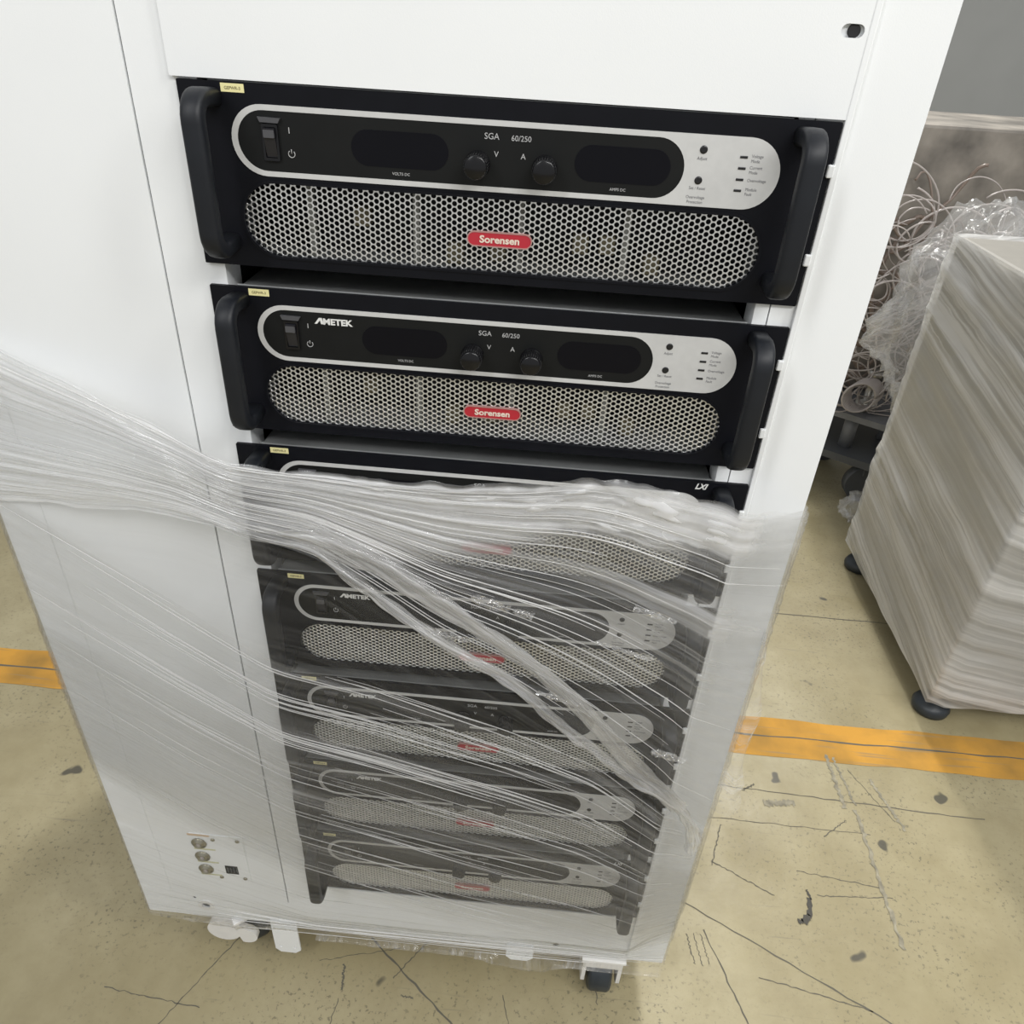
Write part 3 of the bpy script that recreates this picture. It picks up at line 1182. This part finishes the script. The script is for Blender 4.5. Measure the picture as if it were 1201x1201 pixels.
def rope(name, ctrl, rad, twist, lobes, seed, dens=0.8, flat=1.0):
    """twisted bundle of film: lobed section swept along a path"""
    pts = catmull(ctrl, 14)
    bm = bmesh.new()
    uvl = bm.loops.layers.uv.new('uv')
    dl = bm.verts.layers.float.new('film_layers')
    nsec = 36
    rings = []
    L = 0
    for i, p in enumerate(pts):
        t = (pts[min(i + 1, len(pts) - 1)] - pts[max(i - 1, 0)]).normalized()
        a = t.cross(Vector((0, 1, 0))).normalized()
        b = t.cross(a)
        if i:
            L += (p - pts[i - 1]).length
        u = i / (len(pts) - 1)
        r = rad(u) if callable(rad) else rad
        ring = []
        for j in range(nsec):
            th = 2 * math.pi * j / nsec
            k = 1 + 0.22 * math.sin(lobes * th + twist * L) + 0.5 * noise.noise(Vector((math.cos(th) * 1.5, math.sin(th) * 1.5 + seed, L / 22)))
            q = p + a * math.cos(th) * r * k + b * math.sin(th) * r * k * flat
            vt = bm.verts.new(V(*q))
            vt[dl] = dens
            ring.append((vt, (L / 1000, j / nsec * 0.5)))
        rings.append(ring)
    for i in range(len(rings) - 1):
        for j in range(nsec):
            q = [rings[i][j], rings[i][(j + 1) % nsec], rings[i + 1][(j + 1) % nsec], rings[i + 1][j]]
            f = bm.faces.new([x[0] for x in q])
            f.smooth = True
            for n, (lp, x) in enumerate(zip(f.loops, q)):
                uu = x[1]
                if j == nsec - 1 and n in (1, 2):
                    uu = (uu[0], 0.5)
                lp[uvl].uv = uu
    bmesh.ops.recalc_face_normals(bm, faces=bm.faces[:])
    me = bpy.data.meshes.new(name)
    bm.to_mesh(me)
    bm.free()
    me.materials.append(M['film_rope'])
    return link(name, me, wrap)


R1 = [(30, -56, -372), (83, -57, -378), (115, -58, -405), (147, -58, -431), (189, -58, -468), (232, -58, -498), (278, -58, -528), (326, -58, -576), (378, -57, -624), (421, -56, -664), (458, -52, -690), (492, -42, -733), (513, -34, -780), (520, -28, -822)]
rope('twisted_film_rope', R1, lambda u: 1.5 + 3.9 * sm(0, 0.12, u) + 3.0 * sm(0.8, 1, u), 0.05, 3, 1, 0.5)
R2 = [(20, -56, -362), (87, -57, -366), (133, -57, -383), (181, -57, -416), (240, -57, -458), (294, -57, -500), (352, -57, -560), (418, -56, -644), (458, -52, -684), (486, -46, -722)]
rope('twisted_film_rope', R2, lambda u: (9 + 2.5 * math.sin(u * 7)) * (0.2 + 0.8 * sm(0, 0.15, u)), 0.025, 4, 7, 0.5, 0.35)
R3 = [(100, -55, -372), (150, -57, -388), (200, -58, -420), (262, -58, -470), (330, -58, -525), (380, -57, -580), (430, -56, -640), (462, -52, -682)]
rope('twisted_film_rope', R3, lambda u: 4.5, 0.03, 3, 15, 0.4, 0.4)

# pleats and drawn-out strands on the sheets, whitened to stand in for highlights
strands = MB()
dlay = strands.bm.verts.layers.float.new('film_layers')
random.seed(21)


def strand(top, bot, v0, v1, s0, s1, r, lift=2.5):
    pts = []
    n = 26
    for i in range(n + 1):
        s = s0 + (s1 - s0) * i / n
        v = v0 + (v1 - v0) * i / n
        zt, zb = smooth_interp(top, s), smooth_interp(bot, s)
        z = zt + (zb - zt) * v
        x, y = surf(s, z)
        pts.append((x, y - lift, z))
    strands.tube(pts, lambda t: r * (0.25 + 0.75 * math.sin(math.pi * min(1, max(0, t)))) + 0.05, 5, False)


for i in range(60):
    v = random.uniform(0.02, 0.97)
    a = random.uniform(-268, 250)
    strand(S1T, S1B, v, v + random.uniform(-0.02, 0.02), a, min(541, a + random.uniform(150, 450)), random.uniform(0.3, 0.8), 4)
for i in range(75):
    v = random.choice((0.04, 0.13, 0.16, 0.3, 0.33, 0.46, 0.62, 0.66, 0.8, 0.93)) + random.gauss(0, 0.022)
    a = random.uniform(-268, 180)
    strand(S2T, S2B, v, v + random.uniform(-0.03, 0.03), a, min(541, a + random.uniform(150, 420)), random.uniform(0.25, 0.75), 3)
for i in range(22):
    v = random.uniform(0.3, 1.0)
    a = random.uniform(-268, 250)
    strand(S3T, S3B, v, v + random.uniform(-0.03, 0.03), a, min(541, a + random.uniform(150, 420)), random.uniform(0.25, 0.7), 3)
for v_ in strands.bm.verts:
    v_[dlay] = 1.0
M['film_strand'] = film_material('stretch_film_pleat_glint', trl=0.3, lo=0.25, hi=0.85, gain=0.5, streak=(4, 20), gloss=1.2, cap=0.5)
strands.build('film_pleat_glint', M['film_strand'], wrap)


# loose flap standing off the right front corner
def flap(name, A, B, ya, yb, dens, seed, amp=3, mat='film'):
    bm = bmesh.new()
    uvl = bm.loops.layers.uv.new('uv')
    dl = bm.verts.layers.float.new('film_layers')
    PA, PB = catmull([(p[0], ya, p[1]) for p in A], 12), catmull([(p[0], yb, p[1]) for p in B], 12)
    n = 48
    g = []
    for i in range(n + 1):
        a = PA[round(i / n * (len(PA) - 1))]
        b = PB[round(i / n * (len(PB) - 1))]
        row = []
        for j in range(15):
            t = j / 14
            p = a.lerp(b, t)
            p.y -= math.sin(t * math.pi) * 10 + amp * noise.noise(Vector((i / 5, t * 3, seed))) * 2
            p.x += amp * noise.noise(Vector((i / 4, t * 3, seed + 9))) * t
            vt = bm.verts.new(V(*p))
            vt[dl] = dens
            row.append((vt, (i / n * 0.3, t * 0.06)))
        g.append(row)
    for i in range(n):
        for j in range(14):
            q = [g[i][j], g[i + 1][j], g[i + 1][j + 1], g[i][j + 1]]
            f = bm.faces.new([x[0] for x in q])
            f.smooth = True
            for lp, x in zip(f.loops, q):
                lp[uvl].uv = (x[1][1] * 1.0, x[1][0])
    me = bpy.data.meshes.new(name)
    bm.to_mesh(me)
    bm.free()
    me.materials.append(M[mat])
    return link(name, me, wrap)


flap('loose_film_flap', [(536, -470), (539, -560), (540, -640), (540, -700), (538, -775)], [(541, -480), (551, -530), (566, -616), (562, -669), (572, -731), (578, -775)], -5, 6, 0.45, 2)
def crinkle(cx, cz, w_, h_, seed, y=-57, ang=0.3):
    bm = bmesh.new()
    uvl = bm.loops.layers.uv.new('uv')
    dl = bm.verts.layers.float.new('film_layers')
    n = 16
    g = []
    for i in range(n + 1):
        row = []
        for j in range(n + 1):
            a, b = (i / n - .5) * w_, (j / n - .5) * h_ * (1 - 0.7 * abs(i / n - .5) * 2 * (0.5 + 0.5 * math.sin(seed + i)))
            q = Vector((i / 2.3, j / 2.3, seed))
            vt = bm.verts.new(V(cx + a * math.cos(ang) + b * math.sin(ang) + 2 * noise.noise(q), y - 5 * abs(noise.noise(q * 1.1)), cz - a * math.sin(ang) + b * math.cos(ang) + 2 * noise.noise(q + Vector((9, 9, 9)))))
            vt[dl] = 0.25
            row.append((vt, (i / n * w_ / 1000, j / n * h_ / 1000)))
        g.append(row)
    for i in range(n):
        for j in range(n):
            q = [g[i][j], g[i][j + 1], g[i + 1][j + 1], g[i + 1][j]]
            f = bm.faces.new([x[0] for x in q])
            for lp, x in zip(f.loops, q):
                lp[uvl].uv = x[1]
    me = bpy.data.meshes.new('film_crinkle')
    bm.to_mesh(me)
    bm.free()
    me.materials.append(M['film_rope'])
    return link('film_crinkle', me, wrap)


for c_ in ((252, -424, 40, 14, 1), (285, -433, 20, 9, 2), (180, -410, 50, 5, 3), (215, -470, 34, 8, 4), (410, -420, 44, 8, 5), (330, -545, 50, 9, 6),
           (455, -618, 40, 12, 8), (388, -470, 60, 6, 9)):
    crinkle(*c_)
# film bagging below the bottom edge
flap('loose_film_flap', [(-215, -1166), (-150, -1170), (-90, -1168), (-40, -1166)], [(-190, -1185), (-150, -1205), (-100, -1200), (-40, -1185)], -4, 25, 0.4, 4, 1.5)
flap('loose_film_flap', [(250, -1172), (300, -1172), (350, -1172), (400, -1172), (540, -1168)], [(250, -1180), (300, -1198), (355, -1206), (390, -1180), (535, -1178)], -4, -8, 0.35, 14, 1.3)
flap('loose_film_flap', [(0, -1172), (100, -1172), (200, -1172), (260, -1172)], [(0, -1178), (100, -1182), (200, -1184), (260, -1182)], -4, -2, 0.35, 24, 1.0)

# ------------------------------------------------------------------ second cabinet, wrapped, at the right
box = empty('wrapped_cabinet', V(1600, 1000, -1270))
tag(box, 'pale cabinet tightly wrapped in shiny film, standing at the right edge of the photo', 'wrapped cabinet')
mb = MB()
mb.box(1216, 2000, 660, 1300, -1200, -330, 14, 3)
mb.build('body', simple('pale_cabinet', (0.27, 0.255, 0.225), 0.5), box)
bm = bmesh.new()
uvl = bm.loops.layers.uv.new('uv')
dl = bm.verts.layers.float.new('film_layers')
path = [(1990, 1304), (1240, 1304), (1212, 1300), (1212, 660), (1240, 655), (1990, 655)]
seg = []
for a, b in zip(path, path[1:]):
    n = max(2, int(math.hypot(b[0] - a[0], b[1] - a[1]) / 20))
    seg += [(a[0] + (b[0] - a[0]) * i / n, a[1] + (b[1] - a[1]) * i / n) for i in range(n)]
g = []
for i, (x, y) in enumerate(seg):
    row = []
    for j in range(61):
        z = -1205 + 880 * j / 60
        d = 3 + 11 * abs(noise.noise(Vector((i / 30, j / 2.4 + i * 0.11, 3)))) + 4 * noise.noise(Vector((i / 6, j / 5, 9)))
        nx = -1 if x < 1230 else 0
        ny = (1 if y > 1000 else -1) if x > 1230 else 0
        vt = bm.verts.new(V(x + nx * d, y + ny * d, z))
        vt[dl] = 0.75
        row.append((vt, (i * 0.02, j * 0.0145 + i * 0.0036)))
    g.append(row)
for i in range(len(seg) - 1):
    for j in range(60):
        q = [g[i][j], g[i + 1][j], g[i + 1][j + 1], g[i][j + 1]]
        f = bm.faces.new([x[0] for x in q])
        f.smooth = True
        for lp, x in zip(f.loops, q):
            lp[uvl].uv = x[1]
me = bpy.data.meshes.new('film_cover')
bm.to_mesh(me)
bm.free()
me.materials.append(M['film_box'])
link('film_cover', me, box)
for x, y in ((1250, 1255), (1250, 705), (1960, 1255), (1960, 705)):
    mb = MB()
    mb.lathe((x, y, -1270), (0, 0, 1), [(0, 30), (4, 40), (16, 42), (28, 36), (34, 16), (40, 9), (72, 9)], 26)
    mb.build('levelling_foot', M['rubber'], box)

# ------------------------------------------------------------------ grey machine stand behind, with tangle of wires and film
stand = empty('machine_stand', V(1330, 1850, -1270))
tag(stand, 'grey steel stand with a knobbed plate on the floor behind the wrapped cabinet', 'machine stand')


def slab(name, pts, z0, z1, mat, parent):
    mb = MB()
    a = [mb.bm.verts.new(V(p[0], p[1], z0)) for p in pts]
    b = [mb.bm.verts.new(V(p[0], p[1], z1)) for p in pts]
    mb.bm.faces.new(a[::-1])
    mb.bm.faces.new(b)
    n = len(pts)
    for i in range(n):
        mb.bm.faces.new([a[i], a[(i + 1) % n], b[(i + 1) % n], b[i]])
    return mb.build(name, mat, parent)


slab('top_plate', [(1120, 1790), (1395, 1600), (1620, 1800), (1330, 2050)], -995, -975, M['grey_paint'], stand)
slab('lower_plate', [(1110, 1760), (1385, 1575), (1600, 1780), (1300, 2000)], -1130, -1105, M['grey_dark'], stand)
for x, y in ((1300, 1730), (1210, 1800), (1450, 1800)):
    mb = MB()
    mb.cyl((x, y, -1105), (x, y, -995), 22, n=20)
    mb.build('column', M['grey_paint'], stand)
for x, y in ((1190, 1790), (1370, 1660), (1500, 1790), (1320, 1940)):
    mb = MB()
    mb.cyl((x, y - 18, -1205), (x, y + 18, -1205), 64, n=28)
    mb.box(x - 20, x + 20, y - 26, y + 26, -1170, -1130, 3)
    mb.build('caster', M['grey_dark'], stand)
mb = MB()
mb.lathe((1330, 1740, -975), (0, 0, 1), [(0, 34), (28, 34), (34, 28), (36, 15), (110, 15), (112, 20), (135, 20)], 24)
mb.build('clamp_knob', M['zinc'], stand)
# machine body above
mb = MB()
mb.box(1200, 1800, 1880, 2350, -960, -150, 10)
mach = mb.build('wrapped_machine', simple('machine_body', (0.20, 0.18, 0.155), 0.5, var=0.5, scale=9), None, V(1480, 2100, -960))
tag(mach, 'brownish grey machine on the steel stand, buried in cables and loose film', 'machine')
random.seed(5)
coil = MB()
for i in range(90):
    cx, cy, cz = random.uniform(1200, 1560), random.uniform(1665, 1750), random.uniform(-940, -330)
    r = random.uniform(40, 140)
    tilt, rot = random.uniform(-1.0, 1.0), random.uniform(0, 6.28)
    pts = []
    a0, a1 = random.uniform(0, 6), random.uniform(3, 6.5)
    for k in range(28):
        a = a0 + a1 * k / 27
        p = Vector((math.cos(a) * r, math.sin(a) * r * 0.12, math.sin(a) * r * 0.8))
        p.rotate(Matrix.Rotation(tilt, 3, 'Y'))
        pts.append((cx + p.x, cy + p.y * 0.6 + 10 * noise.noise(Vector((k / 5, i, 0))), max(-970, cz + p.z)))
    coil.tube(pts, random.uniform(1.3, 3.2), 7)
for k in range(9):       # the neat white coil at the lower left of the tangle
    pts = [(1262 + 50 * math.cos(a) + k * 5, 1650 + k * 6, -900 + 48 * math.sin(a)) for a in [2 * math.pi * i / 24 for i in range(25)]]
    coil.tube(pts, 3.5, 7)
tag(coil.build('cable_tangle', M['wire_white'], None, V(1400, 1750, -970)), 'tangle of thin white cables lying on the grey stand', 'cables', kind='stuff')
coil = MB()
for i in range(26):
    cx, cy, cz = random.uniform(1180, 1560), random.uniform(1800, 1850), random.uniform(-930, -330)
    pts = [(cx + 190 * (k / 20 - .5) * random.uniform(.97, 1.03), cy + 25 * noise.noise(Vector((k / 6, i, 4))), cz + 90 * noise.noise(Vector((k / 7, i, 0))) + (k - 10) * (i % 7 - 3) * 4) for k in range(21)]
    coil.tube(pts, random.uniform(3, 8), 7)
tag(coil.build('hose_bundle', M['wire_brown'], None, V(1400, 1800, -970)), 'brown hoses and leads behind the white cable tangle', 'hoses', kind='stuff')


def blob_film(name, c, size, seed, dens, mat='film_box', n=40):
    bm = bmesh.new()
    uvl = bm.loops.layers.uv.new('uv')
    bmesh.ops.create_icosphere(bm, subdivisions=5, radius=1)
    dl = bm.verts.layers.float.new('film_layers')
    for v in bm.verts:
        d = v.co.normalized()
        k = 1 + 0.35 * noise.noise(d * 2.2 + Vector((seed, 0, 0))) + 0.22 * abs(noise.noise(d * 6 + Vector((seed, 3, 0)))) + 0.1 * abs(noise.noise(d * 15))
        q = Vector((c[0] + d.x * size[0] * k, c[1] + d.y * size[1] * k, max(c[2] + d.z * size[2] * k, -1268)))
        v.co = V(*q)
        v[dl] = dens
    for f in bm.faces:
        f.smooth = True
        for lp in f.loops:
            co = lp.vert.co
            lp[uvl].uv = (co.x + co.z * 0.7, co.z - co.x * 0.7)
    me = bpy.data.meshes.new(name)
    bm.to_mesh(me)
    bm.free()
    me.materials.append(M[mat])
    return me


o = link('crumpled_film', blob_film('crumpled_film', (1420, 1560, -600), (190, 52, 270), 3, 0.3), None, V(1420, 1560, -960))
tag(o, 'large crumple of clear film hanging in front of the cables', 'film')
o = link('crumpled_film', blob_film('crumpled_film', (1345, 1500, -1215), (75, 60, 52), 8, 0.35), None, V(1345, 1500, -1270))
tag(o, 'small crumple of clear film lying on the floor under the grey stand', 'film')
